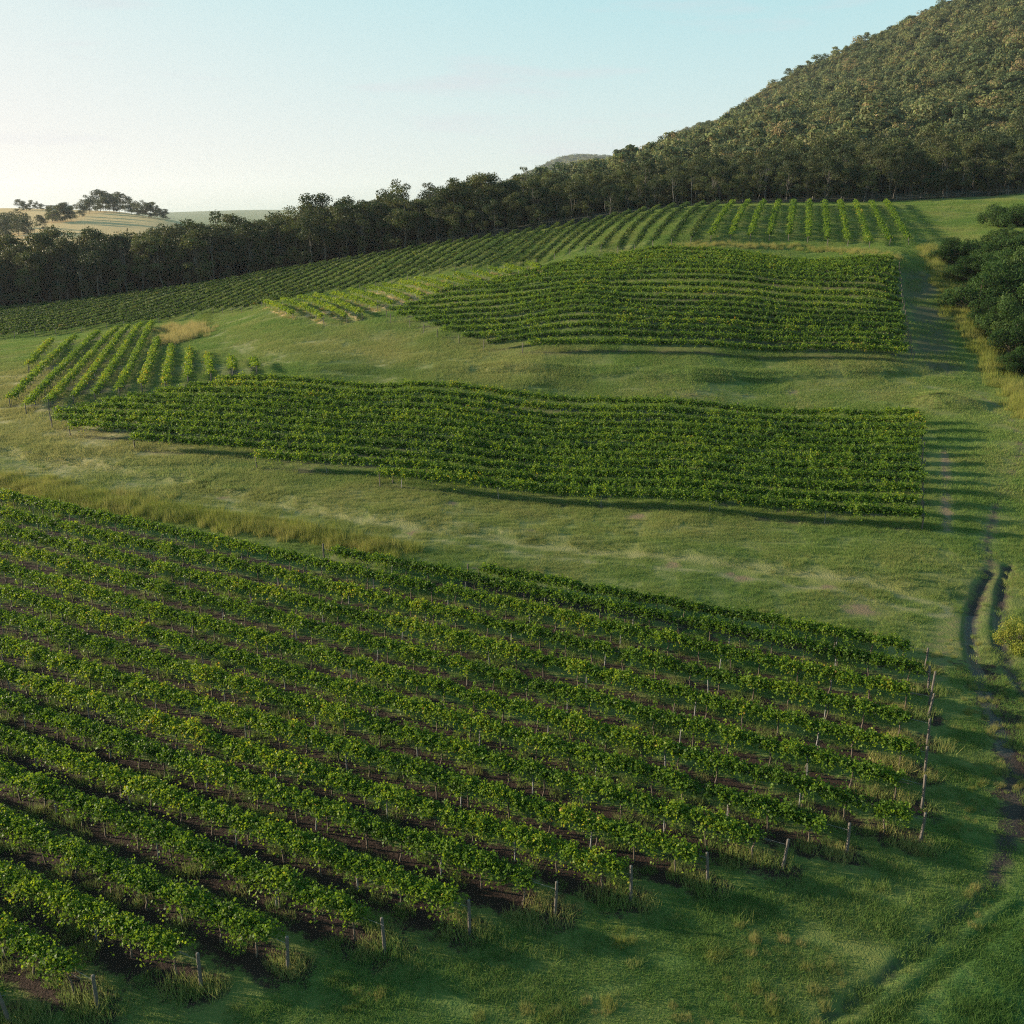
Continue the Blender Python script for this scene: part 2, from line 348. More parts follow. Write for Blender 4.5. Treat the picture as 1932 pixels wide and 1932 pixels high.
f3 = [(350,250),(500,230),(660,195),(775,175),(850,160),(935,145),(1008,135),(1042,245),(1135,295),(1252,320),(1377,365),(1522,372),(1668,385)]
B3 = [np.array([at(*z3(*f, 22)), at(*z3(*n))]) for n, f in zip(n3, f3)]
P4 = line([(715,604),(765,615),(830,640),(935,665),(1080,683),(1240,692),(1430,688),(1722,684),(1696,507),(1640,497),(1500,484),(1400,481),(1300,481),(1150,492),(1020,517),(900,545),(800,572)])
b4a, b4b = at(1390, 673), at(1720, 684); t4a, t4b = at(1300, 484), at(1692, 506); B4 = []
for k in range(17):
    f = k / 16; e = at(1724 - 28 * f, 683 - (683 - 508) * (1 - (1 - f) ** 1.0))
    d = (1 - f) * (b4b - b4a) / np.hypot(*(b4b - b4a)) + f * (t4b - t4a) / np.hypot(*(t4b - t4a))
    for a, b in clipline(e - .3 * d, d, P4):
        if np.hypot(*(b - a)) > 5: B4.append(np.array([a, b]))
z6 = lambda x, y, dy=0: (483 + x * .3239, 465 + (y + dy) * .3239)
n6 = [(215,430),(395,455),(530,448),(620,430),(710,385),(800,375),(893,350),(980,325),(1072,305),(1150,280),(1235,255),(1330,240),(1415,220),(1495,190),(1578,175),(1655,155)]
f6 = [(55,350),(150,332),(250,318),(340,305),(445,295),(545,275),(640,255),(735,248),(840,230),(930,212),(1060,196),(1150,182),(1260,162),(1360,148),(1450,138),(1580,122)]
B6 = [np.array([at(*z6(*f, 8)), at(*z6(*n))]) for n, f in zip(n6, f6)]
P7 = line([(1720,463),(1650,470),(1600,466),(1500,455),(1400,455),(1330,458),(1245,467),(1130,476),(1050,488),(1017,500),(920,510),(807,523),(677,550),(596,563),(515,577),(393,592),(301,612),(200,622),(115,633),(0,642),(-120,652),
           (-120,602),(0,588),(150,573),(300,552),(500,520),(650,495),(800,470),(900,456),(1000,440),(1100,424),(1200,405),(1300,393),(1500,388),(1674,388)])
d7 = at(1672, 390) - at(1714, 463); o7 = at(1714, 463); B7 = []
nrm = np.array([-d7[1], d7[0]]) / np.hypot(*d7)
for k in range(90):
    for a, b in clipline(o7 + nrm * k * 3.55 + d7 * .5, d7, P7):
        if np.hypot(*(b - a)) > 8: B7.append(np.array([b, a]))
print('rows', [len(b) for b in (B1, B2, B3, B4, B6, B7)], 'len', [round(float(np.mean([np.hypot(*(r[1] - r[0])) for r in b])), 1) for b in (B1, B2, B3, B4, B6, B7)])

# ------------------------------------------------------------------ the ground sheet and its cover masks
tallA = line([(-30,905),(60,925),(150,944),(225,956),(300,969),(450,990),(550,1006),(650,1025),(750,1040)])
edgeR = line([(1750,469),(1769,515),(1792,566),(1820,608),(1850,659),(1880,693),(1919,747),(1960,790)])
spots = [(850,950,1.5),(1270,1066,1.4),(1400,1092,1.6),(1620,1150,2.2),(440,1005,1),(1380,1082,.8),(1640,968,1.4),(780,1005,1.2),(1200,975,2),(1000,1000,1),(250,872,1.2),(420,940,1.2),(1560,1110,1.2),(100,840,1.2),(1230,695,1.6),(1300,745,2.2),(1500,742,2.5),(900,720,1.5),(700,680,1.6),(1060,780,1)]
SPOT = [(at(u, v), s) for u, v, s in spots]
TRACKS = [line(p) for p in ([(-60,868),(150,905),(400,945),(700,998),(1000,1038),(1300,1068),(1600,1108),(1760,1150)], [(395,592),(405,625),(470,662),(600,695),(800,716),(1000,733),(1300,738),(1600,735),(1790,735)],
          [(-60,668),(60,655),(180,640),(300,612),(370,598)], [(560,640),(640,668),(760,690)], [(-40,775),(20,800),(120,815),(260,862)])]
def masks(X, Y):
    r = np.hypot(X, Y); z0 = np.zeros(X.shape); m = {}
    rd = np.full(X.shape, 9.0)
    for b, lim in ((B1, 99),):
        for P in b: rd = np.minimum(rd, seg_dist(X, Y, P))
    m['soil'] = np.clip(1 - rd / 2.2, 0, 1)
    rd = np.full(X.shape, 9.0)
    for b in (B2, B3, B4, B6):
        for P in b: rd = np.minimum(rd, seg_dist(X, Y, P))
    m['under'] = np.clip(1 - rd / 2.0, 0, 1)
    b6 = np.full(X.shape, 9.0)
    for P in B6: b6 = np.minimum(b6, seg_dist(X, Y, P))
    low = np.array([at(720,610), at(830,646), at(935,670), at(1080,688), at(1240,697), at(1430,692), at(1722,688)])
    b6 = np.minimum(b6, seg_dist(X, Y, low) + .75)
    m['straw'] = np.clip(1 - b6 / 1.6, 0, 1)
    tr = np.minimum(np.minimum(seg_dist(X, Y, rut_l), seg_dist(X, Y, rut_r)), seg_dist(X, Y, rut_far) + .3)
    tr = np.minimum(tr, seg_dist(X, Y, line([(1872,1665),(1800,1735),(1690,1828),(1560,1925)])) + .32)
    m['rut'] = np.clip(1 - tr / .95, 0, 1)
    wet = np.minimum(seg_dist(X, Y, rut_l[2:8]), seg_dist(X, Y, rut_r[2:6]))
    m['wet'] = np.clip(1 - wet / .8, 0, 1)
    dirt = np.zeros(X.shape)
    for c, s in SPOT: dirt = np.maximum(dirt, np.clip(1.1 - np.hypot(X - c[0], (Y - c[1])) / s, 0, 1))
    strip = line([(1784,845),(1785,920),(1787,1000)])
    dirt = np.maximum(dirt, np.clip(1.1 - seg_dist(X, Y, strip) / 1.0, 0, 1))
    dirt = np.maximum(dirt, np.clip(1.0 - seg_dist(X, Y, line([(1850,1120),(1770,1230),(1760,1300)])) / 4.2, 0, 1) * .62)
    dirt = np.maximum(dirt, np.clip(1.0 - seg_dist(X, Y, line([(1880,1320),(1925,1450),(1915,1600)])) / 2.0, 0, 1) * .3)
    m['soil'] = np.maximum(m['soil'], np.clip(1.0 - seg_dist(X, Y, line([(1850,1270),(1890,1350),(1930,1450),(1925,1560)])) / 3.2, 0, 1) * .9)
    dirt = np.maximum(dirt, .75 * np.clip(1.0 - seg_dist(X, Y, rut_far) / 1.6, 0, 1))
    m['dirt'] = dirt
    m['under'] = np.maximum(m['under'], 1.15 * np.clip(1.0 - seg_dist(X, Y, line([(1738,520),(1755,600),(1775,690)])) / 6.5, 0, 1))  # shadow band right of the upper vineyard, painted in with the under-vine colour
    tk = np.full(X.shape, 9.0)
    for P in TRACKS: tk = np.minimum(tk, np.abs(seg_dist(X, Y, P) - .9))
    m['track'] = np.clip(1.1 - tk / .8, 0, 1)
    # drier on the noses of the terraces, greener low down by the track
    dry = .8 * np.clip(1 - seg_dist(X, Y, line([(-60,740),(60,705),(0,770),(200,850)])) / 20, 0, 1)  # dry grass, widened and strengthened to paint in the warm sun glow at left
    dry = np.maximum(dry, .55 * np.clip(1 - seg_dist(X, Y, line([(600,650),(800,670),(950,690)])) / 14, 0, 1))
    dry = np.maximum(dry, .45 * np.clip(1 - seg_dist(X, Y, line([(-50,880),(300,920),(700,975),(1000,1010)])) / 7, 0, 1))
    dry = np.maximum(dry, .35 * np.clip(1 - seg_dist(X, Y, line([(300,870),(700,940),(1300,1000)])) / 7, 0, 1))
    dry = np.maximum(dry, .9 * ((r > 560) & (r < 1500) & (np.arctan2(X, Y) < R(-12))))
    m['dry'] = np.maximum(dry, z0); m['straw'] = np.maximum(m['straw'], .75 * ((r > 560) & (r < 1500) & (np.arctan2(X, Y) < R(-12))))
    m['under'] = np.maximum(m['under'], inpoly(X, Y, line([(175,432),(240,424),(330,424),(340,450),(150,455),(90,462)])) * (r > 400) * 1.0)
    mow = np.zeros(X.shape)
    for P, w in ((bank_a, 16), (TRACKS[1], 12), (TRACKS[2], 10)):
        d = seg_dist(X, Y, P); mow = np.maximum(mow, (.5 + .5 * np.sin(d * 2 * math.pi / 2.6)) * np.clip(1.2 - d / w, 0, 1))
    m['mow'] = mow; m['dry'] = np.clip(m['dry'] * .9 + .14 * mow, 0, 1)
    lush_or_shade = 1.0 * np.clip(1 - seg_dist(X, Y, line([(1932,2000),(2150,1850)])) / 11, 0, 1)
    lush_or_shade = np.maximum(lush_or_shade, .5 * np.clip(1 - seg_dist(X, Y, line([(1932,1180),(1960,1300)])) / 4, 0, 1))
    lush_or_shade = np.maximum(lush_or_shade, .5 * np.clip(1 - seg_dist(X, Y, line([(650,690),(760,705)])) / 8, 0, 1))
    lush_or_shade = np.maximum(lush_or_shade, .55 * np.clip(1 - seg_dist(X, Y, line([(300,1990),(1000,1880),(1500,1760),(1850,1600),(1800,1400)])) / 9, 0, 1))  # vignette shade of the lower foreground painted into the grass as deeper green
    m['lush_or_shade'] = lush_or_shade
    return m
nT, nR = ZG.shape
V = np.stack([XG, YG, ZG], -1).reshape(-1, 3)
ii, jj = np.meshgrid(np.arange(nT - 1), np.arange(nR - 1), indexing='ij'); a_ = (ii * nR + jj).ravel()
F = np.stack([a_, a_ + 1, a_ + nR + 1, a_ + nR], 1)
gm, nt = mat('ground_cover'); 
pos = nd(nt, 'ShaderNodeNewGeometry').outputs['Position']
nA, nB, nC = noise(nt, pos, .12, 5), noise(nt, pos, 1.4, 5, .65), noise(nt, pos, 9, 3, .7)
col = ramp(nt, math_(nt, 'ADD', math_(nt, 'MULTIPLY', nA, .75), math_(nt, 'MULTIPLY', nB, .3)), GCOL)
jit = math_(nt, 'MULTIPLY', math_(nt, 'SUBTRACT', math_(nt, 'ADD', math_(nt, 'MULTIPLY', nB, .7), math_(nt, 'MULTIPLY', nC, .3)), .5), 1.5)
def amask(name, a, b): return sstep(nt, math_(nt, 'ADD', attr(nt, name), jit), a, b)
col = mixc(nt, amask('dry', .3, .9), col, (.36, .29, .13)); col = mixc(nt, amask('lush_or_shade', .3, .9), col, (.04, .095, .02))
col = mixc(nt, sstep(nt, math_(nt, 'ADD', attr(nt, 'track'), math_(nt, 'MULTIPLY', jit, .45)), .35, 1.0), col, (.185, .178, .08))
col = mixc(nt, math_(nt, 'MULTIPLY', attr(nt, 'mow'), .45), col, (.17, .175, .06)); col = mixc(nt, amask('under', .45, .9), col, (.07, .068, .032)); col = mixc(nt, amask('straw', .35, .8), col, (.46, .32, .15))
dirtc = mixc(nt, nC, (.1, .072, .042), (.23, .165, .095)); col = mixc(nt, amask('dirt', .45, .95), col, dirtc)
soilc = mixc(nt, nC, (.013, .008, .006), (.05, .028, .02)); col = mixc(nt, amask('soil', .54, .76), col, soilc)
mudc = mixc(nt, nC, (.014, .011, .01), (.06, .046, .038)); rutm = amask('rut', .3, .95); col = mixc(nt, rutm, col, mudc)
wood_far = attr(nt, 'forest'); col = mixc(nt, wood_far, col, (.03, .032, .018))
p = nd(nt, 'ShaderNodeBsdfPrincipled'); p.inputs['Specular IOR Level'].default_value = .2
wetm = sstep(nt, math_(nt, 'ADD', attr(nt, 'wet'), math_(nt, 'MULTIPLY', jit, .5)), .45, .75)
ro = nd(nt, 'ShaderNodeMapRange'); nt.links.new(wetm, ro.inputs[0]); ro.inputs[3].default_value = .9; ro.inputs[4].default_value = .18
nt.links.new(ro.outputs[0], p.inputs['Roughness']); nt.links.new(col, p.inputs['Base Color'])
sp = nd(nt, 'ShaderNodeMapRange'); nt.links.new(wetm, sp.inputs[0]); sp.inputs[3].default_value = .15; sp.inputs[4].default_value = .35; nt.links.new(sp.outputs[0], p.inputs['Specular IOR Level'])
bp = nd(nt, 'ShaderNodeBump'); bp.inputs['Strength'].default_value = .9; bp.inputs['Distance'].default_value = .12
nt.links.new(math_(nt, 'ADD', nC, math_(nt, 'MULTIPLY', nB, 1.2)), bp.inputs['Height']); nt.links.new(bp.outputs[0], p.inputs['Normal'])
o = nd(nt, 'ShaderNodeOutputMaterial'); nt.links.new(p.outputs[0], o.inputs[0])
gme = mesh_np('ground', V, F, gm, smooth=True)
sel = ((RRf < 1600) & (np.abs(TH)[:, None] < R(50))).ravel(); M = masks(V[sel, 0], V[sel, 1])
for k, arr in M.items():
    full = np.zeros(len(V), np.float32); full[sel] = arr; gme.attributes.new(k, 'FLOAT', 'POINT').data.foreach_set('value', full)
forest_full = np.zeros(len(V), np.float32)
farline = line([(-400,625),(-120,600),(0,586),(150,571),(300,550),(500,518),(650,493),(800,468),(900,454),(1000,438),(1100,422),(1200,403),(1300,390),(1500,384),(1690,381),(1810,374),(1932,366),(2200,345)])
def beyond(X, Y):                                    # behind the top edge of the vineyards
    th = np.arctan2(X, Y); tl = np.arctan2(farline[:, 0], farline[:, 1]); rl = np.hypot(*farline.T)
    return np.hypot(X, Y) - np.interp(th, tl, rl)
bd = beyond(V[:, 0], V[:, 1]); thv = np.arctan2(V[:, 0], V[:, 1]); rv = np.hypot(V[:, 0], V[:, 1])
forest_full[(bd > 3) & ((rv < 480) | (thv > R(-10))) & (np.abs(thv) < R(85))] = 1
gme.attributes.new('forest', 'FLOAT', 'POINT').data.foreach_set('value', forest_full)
tag(link('ground', gme), kind='structure')

# ------------------------------------------------------------------ vines
ORD1 = 'first second third fourth fifth sixth seventh eighth ninth tenth eleventh twelfth thirteenth fourteenth fifteenth sixteenth seventeenth eighteenth nineteenth'.split()
TENS = {2: 'twent', 3: 'thirt', 4: 'fort', 5: 'fift', 6: 'sixt', 7: 'sevent', 8: 'eight', 9: 'ninet'}
def ordinal(n):
    if n < 20: return ORD1[n - 1]
    h, n = divmod(n, 100); pre = ['', 'hundred-', 'two-hundred-', 'three-hundred-'][h]
    if n == 0: return pre[:-1] + 'th'
    if n < 20: return pre + ORD1[n - 1]
    t, u = divmod(n, 10); return pre + (TENS[t] + 'ieth' if u == 0 else TENS[t] + 'y-' + ORD1[u - 1])
def post_mesh(name, h, r, m, seg=8):
    V, F = tube(np.array([[0, 0, -.3], [.01, 0, h * .5], [0, .008, h - .02], [0, .008, h]]), r, r * .88, seg); V[-seg:, :2] *= .75
    top = len(V); V = np.r_[V, [[0, .008, h + .01]]]; F = F.tolist() + [(top - seg + k, top - seg + (k + 1) % seg, top, top) for k in range(seg)]
    me = bpy.data.meshes.new(name); me.from_pydata(V.tolist(), [], [tuple(dict.fromkeys(f)) for f in F]); me.materials.append(m); me.update(); return me
ENDPOST = post_mesh('end_post', 1.38, .062, WOOD); MIDPOST = post_mesh('post', 1.2, .035, STEEL, 6)
def stem_mesh(seed):
    q = np.random.default_rng(seed); n = 7; P = np.c_[np.cumsum(q.normal(0, .025, n)), np.cumsum(q.normal(0, .025, n)), np.linspace(-.1, 1.1, n)]
    parts = [tube(P, .045, .025, 5)]
    for s in (-1, 1): parts.append(tube(np.array([P[-1], P[-1] + [s * .15, 0, .06], P[-1] + [s * .6, .02, .05]]), .024, .012, 4))
    V, F = merge(parts); return mesh_np('stem', V, F, BARK, smooth=True)
STEMS = [stem_mesh(i) for i in range(5)]
def pol3(P, step=.5):
    Q = resample(P, step); return np.c_[Q, H(Q[:, 0], Q[:, 1])]
def foliage(P3, rg, spm, nl, leaf, wire, reach, seed, grav=.62, gap=.25, cvb=0.0, elm=.3):
    s = np.r_[0, np.cumsum(np.linalg.norm(np.diff(P3, axis=0), axis=1))]; L = s[-1]; n = int(spm * L)
    q = np.sort(rg.uniform(0, L, n)); vig = vnoise(q / 1.3, q * 0 + seed * 7.3, seed) * .6 + vnoise(q / .5, q * 0 + seed * 3.1, seed + 5) * .4
    big = vnoise(q / 9, q * 0 + seed, seed + 11)
    keep = (vig + .5 * big > gap + .25 * rg.random(n)); q, vig, big = q[keep], vig[keep], big[keep]; n = len(q)
    base = np.c_[np.interp(q, s, P3[:, 0]), np.interp(q, s, P3[:, 1]), np.interp(q, s, P3[:, 2])]
    d = P3[-1, :2] - P3[0, :2]; d = d / np.hypot(*d); nrm = np.array([-d[1], d[0]])
    base[:, :2] += nrm * rg.normal(0, .07, (n, 1)); base[:, 2] += wire + rg.normal(0, .1, n) + (vig - .5) * .3
    side = rg.choice([-1, 1], n) * rg.uniform(.1, 1, n) ** .6; fw = rg.normal(0, .55, n); el = rg.uniform(elm, 1.4, n)
    dh = unit(nrm * side[:, None] + d * fw[:, None]); D = np.c_[dh * np.cos(el)[:, None], np.sin(el)]
    Ls = reach * rg.uniform(.45, 1.05, n) * (.55 + .75 * vig)
    lng = rg.random(n) < .07; Ls = np.where(lng, Ls * 1.55, Ls); D[:, 2] = np.where(lng, np.abs(D[:, 2]) + .3, D[:, 2])
    tau = np.linspace(.12, 1, nl)[None, :, None] * Ls[:, None, None]
    C = base[:, None] + D[:, None] * tau; C[..., 2] -= grav * tau[..., 0] ** 2 / reach * 1.1
    C += rg.normal(0, .055, C.shape); cvs = np.repeat(vig * .55 + rg.uniform(-.15, .2, n) + big * .25 + cvb, nl)
    O = np.repeat(np.c_[dh, np.zeros(n)], nl, 0); C = C.reshape(-1, 3)
    g = np.repeat(base[:, 2] - wire, nl) + .12; C[:, 2] = np.maximum(C[:, 2], g + rg.uniform(0, .5, len(C)))
    N = unit(unit(rg.normal(size=C.shape)) + O * .45 + [0, 0, .55])
    V, F = leaves_geo(C, N, leaf * rg.uniform(.65, 1.2, len(C)), rg)
    return V, F, np.clip(cvs + rg.normal(0, .12, len(C)), 0, 1)
def copy_child(src, parent, loc, rz, s=1.0):
    o = src.copy(); COL.objects.link(o); o.parent = parent; o.location = loc; o.rotation_euler = (rg0.normal(0, .035), rg0.normal(0, .05), rz); o.scale = (1, 1, s); return o
rg0 = np.random.default_rng(3)
def proto(name, me):
    o = bpy.data.objects.new(name, me); return o
PR_END, PR_POST, PR_STEM = proto('end_post', ENDPOST), proto('post', MIDPOST), [proto('stem', m) for m in STEMS]
def vine_row(P, label, group, m, par, end_both=False, posts=0, stems=0, wire=False, seed=0):
    rg = np.random.default_rng(seed + 1000); P3 = pol3(P); o0 = P3[-1].copy()
    root = empty('vine_row', o0); tag(root, label, 'vine row', group)
    d = (P3[-1] - P3[0])[:2]; L = np.hypot(*d); d = d / L; az = math.atan2(d[1], d[0])
    inner = resample(P, .5); cut = par.pop('inset', .7); k = int(cut / .5); Q3 = P3[(k + rg.integers(0, 2) if end_both else 0):len(P3) - k - rg.integers(0, 2)]
    V, F, cv = foliage(Q3, rg, seed=seed, **par); link('foliage', mesh_np('foliage', V - o0, F, m, {'cv': cv}), root)
    copy_child(PR_END, root, (0, 0, 0), az, 1 + rg.normal(0, .06))
    if end_both: copy_child(PR_END, root, tuple(P3[0] - o0), az, 1 + rg.normal(0, .06))
    if posts:
        for s in np.arange(posts * .8, L - 1, posts):
            q = P[1] + (P[0] - P[1]) * (s / L); copy_child(PR_POST, root, (q[0] - o0[0], q[1] - o0[1], float(H(*q)) - o0[2]), az, 1 + rg.normal(0, .04))
    if stems:
        for s in np.arange(1.2, L - .6, stems):
            q = P[1] + (P[0] - P[1]) * ((s + rg.normal(0, .12)) / L); copy_child(PR_STEM[rg.integers(5)], root, (q[0] - o0[0], q[1] - o0[1], float(H(*q)) - o0[2]), az, rg.uniform(.9, 1.05))
    if wire:
        w = P3[::4] + [0, 0, 1.12]; V, F = tube(np.r_[w, [P3[-1] + [0, 0, 1.12]]] - o0, .006, .006, 4); link('trellis_wire', mesh_np('trellis_wire', V, F, STEEL), root)
    return root
for k, P in enumerate(B1):
    far = k / 17
    if k == 16: lb = 'vine row below the tall grass bank, second from the top of the lower vineyard'
    elif k == 17: lb = 'shortest uppermost vine row of the dark-soiled lower vineyard, beside the mown grass'
    else: lb = 'vine row on dark soil, %s up from the bottom corner of the lower vineyard' % ordinal(k + 1)
    vine_row(P, lb, 'vine rows of the dark-soiled lower vineyard', VINE, dict(spm=74 - 10 * far, nl=13, leaf=.108 + .022 * far, wire=1.1, reach=1.0, gap=.12, inset=.5, grav=.8, elm=.42), posts=6.0, stems=1.8, wire=True, end_both=k > 15, seed=k)
for k, P in enumerate(B2):
    vine_row(P, 'dense vine row, %s up from the mown bank in the middle vineyard' % ordinal(k + 1), 'vine rows of the middle vineyard', VINE,
             dict(spm=42, nl=13, leaf=.155, wire=1.2, reach=1.35, grav=.58, gap=.06, inset=.2), end_both=True, posts=9 if k < 2 else 0, seed=100 + k)
for k, P in enumerate(B3):
    vine_row(P, 'uphill vine row, %s from the left in the small vineyard by the dry grass' % ordinal(k + 1), 'vine rows of the small hillside vineyard', VINE_B if 0 else VINE,
             dict(spm=24, nl=10, leaf=.18, wire=1.12, reach=.95, gap=.1, inset=.6, cvb=.12), end_both=True, posts=8, stems=2.4, seed=200 + k)
for k, P in enumerate(B4):
    vine_row(P, 'dense vine row, %s up from the lower edge of the fan-shaped upper vineyard' % ordinal(k + 1), 'vine rows of the fan-shaped upper vineyard', VINE,
             dict(spm=34, nl=11, leaf=.185, wire=1.2, reach=1.28, grav=.48, gap=.04, inset=.6), end_both=True, seed=300 + k)
for k, P in enumerate(B6):
    vine_row(P, 'short bright vine row on straw, %s from the left in the narrow strip' % ordinal(k + 1), 'short vine rows of the narrow strip', VINE_B,
             dict(spm=20, nl=10, leaf=.22, wire=1.15, reach=1.0, gap=.05, inset=.6), end_both=True, posts=7, seed=400 + k)
for k, P in enumerate(B7):
    vine_row(P, 'vine row, %s from the right in the long top vineyard under the forest' % ordinal(k + 1), 'vine rows of the long top vineyard', VINE_D if k > 10 else VINE,
             dict(spm=12, nl=9, leaf=.27, wire=1.15, reach=1.0, gap=.1, inset=.6), end_both=False, seed=500 + k)

# ------------------------------------------------------------------ instanced cover (grass, far woods)
def gn_instances(name, pts, rot, scale, idx, sources, extra=None, kind='stuff'):
    me = bpy.data.meshes.new(name); me.vertices.add(len(pts)); me.vertices.foreach_set('co', np.asarray(pts, np.float32).ravel())
    me.attributes.new('rot', 'FLOAT_VECTOR', 'POINT').data.foreach_set('vector', np.asarray(rot, np.float32).ravel())
    me.attributes.new('scl', 'FLOAT_VECTOR', 'POINT').data.foreach_set('vector', np.asarray(scale, np.float32).ravel())
    me.attributes.new('idx', 'INT', 'POINT').data.foreach_set('value', np.asarray(idx, np.int32))
    for k, a in (extra or {}).items(): me.attributes.new(k, 'FLOAT', 'POINT').data.foreach_set('value', np.asarray(a, np.float32))
    ob = link(name, me); ng = bpy.data.node_groups.new(name, 'GeometryNodeTree')
    ng.interface.new_socket('Geometry', in_out='INPUT', socket_type='NodeSocketGeometry'); ng.interface.new_socket('Geometry', in_out='OUTPUT', socket_type='NodeSocketGeometry')
    gi, go = ng.nodes.new('NodeGroupInput'), ng.nodes.new('NodeGroupOutput'); ip = ng.nodes.new('GeometryNodeInstanceOnPoints'); jn = ng.nodes.new('GeometryNodeJoinGeometry')
    for s in reversed(sources):
        oi = ng.nodes.new('GeometryNodeObjectInfo'); oi.inputs['Object'].default_value = s; oi.inputs['As Instance'].default_value = True; ng.links.new(oi.outputs['Geometry'], jn.inputs[0])
    def na(n, t):
        x = ng.nodes.new('GeometryNodeInputNamedAttribute'); x.data_type = t; x.inputs[0].default_value = n; return x.outputs[0]
    ng.links.new(gi.outputs[0], ip.inputs['Points']); ng.links.new(jn.outputs[0], ip.inputs['Instance']); ip.inputs['Pick Instance'].default_value = True
    ng.links.new(na('idx', 'INT'), ip.inputs['Instance Index']); ng.links.new(na('rot', 'FLOAT_VECTOR'), ip.inputs['Rotation']); ng.links.new(na('scl', 'FLOAT_VECTOR'), ip.inputs['Scale'])
    ng.links.new(ip.outputs[0], go.inputs[0]); md = ob.modifiers.new('scatter', 'NODES'); md.node_group = ng
    return tag(ob, kind=kind)
def grass_patch(size, n, h, w, m, seed, lean=.5, ragged=1.0):
    q = np.random.default_rng(seed); c = q.uniform(-size / 2, size / 2, (n, 2))
    tuft = vnoise(c[:, 0] * 2.2 / (size / 1.5) + seed, c[:, 1] * 2.2 / (size / 1.5), seed)
    hh = h * q.uniform(.5, 1.3, n) * (.45 + ragged * tuft); a = q.uniform(0, 2 * math.pi, n); wv = np.c_[np.cos(a), np.sin(a)] * (w * q.uniform(.6, 1.3, n))[:, None] / 2
    ln = q.normal(0, lean, (n, 2)) * hh[:, None]; z0 = np.full(n, -.03)
    A = np.c_[c - wv, z0]; B = np.c_[c + wv, z0]; T = np.c_[c + ln, hh]; V = np.stack([A, B, T], 1).reshape(-1, 3)
    return proto('grass_tuft', mesh_np('grass_tuft', V, np.arange(n * 3).reshape(-1, 3), m, {'cv': q.random(n)}))
def slope_rot(X, Y, rg):
    e = .8; zx = (H(X + e, Y) - H(X - e, Y)) / (2 * e); zy = (H(X, Y + e) - H(X, Y - e)) / (2 * e); n = len(X)
    return np.c_[np.arctan(zy), -np.arctan(zx), np.zeros(n)]
rg = np.random.default_rng(11)
def scatter_sector(n, r0, r1, th=33):
    r = np.sqrt(rg.uniform(r0 * r0, r1 * r1, n)); t = R(1) * rg.uniform(-th, th, n); return np.sin(t) * r, np.cos(t) * r
PN = [grass_patch(1.5, 420, .12, .024, GRASS, s, .7, 1.6) for s in range(4)]
PF = [grass_patch(4.0, 900, .14, .05, GRASS, 20 + s, .7, 1.6) for s in range(4)]
def allrows(X, Y, bl):
    d = np.full(X.shape, 99.0)
    for b in bl:
        for P in b: d = np.minimum(d, seg_dist(X, Y, P))
    return d
X, Y = scatter_sector(8200, 24, 92, 43); m_ = masks(X, Y)
ok = (allrows(X, Y, [B1]) > 1.0) & (m_['rut'] < .35) & (m_['track'] < .65) & (m_['dirt'] < .45) & ((m_['dirt'] < .2) | (rg.random(len(X)) < .5))
X, Y = X[ok], Y[ok]; m1 = {k: a[ok] for k, a in m_.items()}
X2, Y2 = scatter_sector(11500, 88, 275, 40); m_ = masks(X2, Y2)
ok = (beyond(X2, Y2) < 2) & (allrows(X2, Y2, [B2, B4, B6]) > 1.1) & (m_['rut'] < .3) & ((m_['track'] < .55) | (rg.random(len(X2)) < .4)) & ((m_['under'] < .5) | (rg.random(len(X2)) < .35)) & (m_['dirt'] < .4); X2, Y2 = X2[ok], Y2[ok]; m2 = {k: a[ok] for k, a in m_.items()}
XX, YY = np.r_[X, X2], np.r_[Y, Y2]; n1, n2 = len(X), len(X2)
hv = .55 + .9 * vnoise(XX / 3.5, YY / 3.5, 77)
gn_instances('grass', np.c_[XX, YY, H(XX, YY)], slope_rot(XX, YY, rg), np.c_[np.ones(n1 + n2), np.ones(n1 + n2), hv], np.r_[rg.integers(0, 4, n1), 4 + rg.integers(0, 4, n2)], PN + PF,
             {'dry': np.r_[m1['dry'], m2['dry']] * .8, 'lush_or_shade': np.r_[m1['lush_or_shade'], m2['lush_or_shade']]})
# tall unmown grass: bank above the lower vineyard, the dry clump, the scrub edge, weeds between and under the near vines
PT = [grass_patch(.9, 150, .62, .022, TALL, 40 + s, .3, .8) for s in range(3)] + [grass_patch(.7, 110, .34, .022, GRASS, 50 + s, .4, 1.0) for s in range(3)]
TP, TI, TD, TL, TS = [], [], [], [], []
def band(P, n, wid, s0, s1, idx, dry, lush_or_shade=0.0):
    Q = resample(P, .3); k = rg.integers(0, len(Q), n); c = Q[k] + rg.normal(0, wid, (n, 2)); TP.append(c); TI.append(rg.integers(idx, idx + 3, n)); TD.append(np.clip(rg.normal(dry, .2, n), 0, 1)); TL.append(np.full(n, lush_or_shade)); TS.append(rg.uniform(s0, s1, n))
band(tallA, 620, .85, .7, 1.5, 0, .08); band(tallA[:5], 260, 1.5, .6, 1.3, 0, .25)
band(line([(318,640),(340,645),(360,635),(352,622),(320,622)]), 260, 1.6, 1.2, 2.2, 0, .9); band(line([(372,640),(385,605),(395,590)]), 90, .8, .8, 1.3, 0, .1, .5)
band(edgeR, 420, .9, 1.0, 2.2, 0, .15, .1); band(line([(1250,470),(1400,466),(1500,466),(1600,474),(1690,490)]), 260, 1.2, .6, 1.3, 0, .4)
band(line([(1905,1205),(1935,1215),(1960,1230)]), 60, .6, .6, 1.0, 3, 0, .9)
for k, P in enumerate(B1):
    band(np.array([P[0], P[1]]), 26, .55, .5, 1.3, 3, .1, .3); band(ext(np.array([P[1] - (P[1] - P[0]) / 40, P[1]]), 0, .3), 9, .35, .7, 1.4, 3, .3)
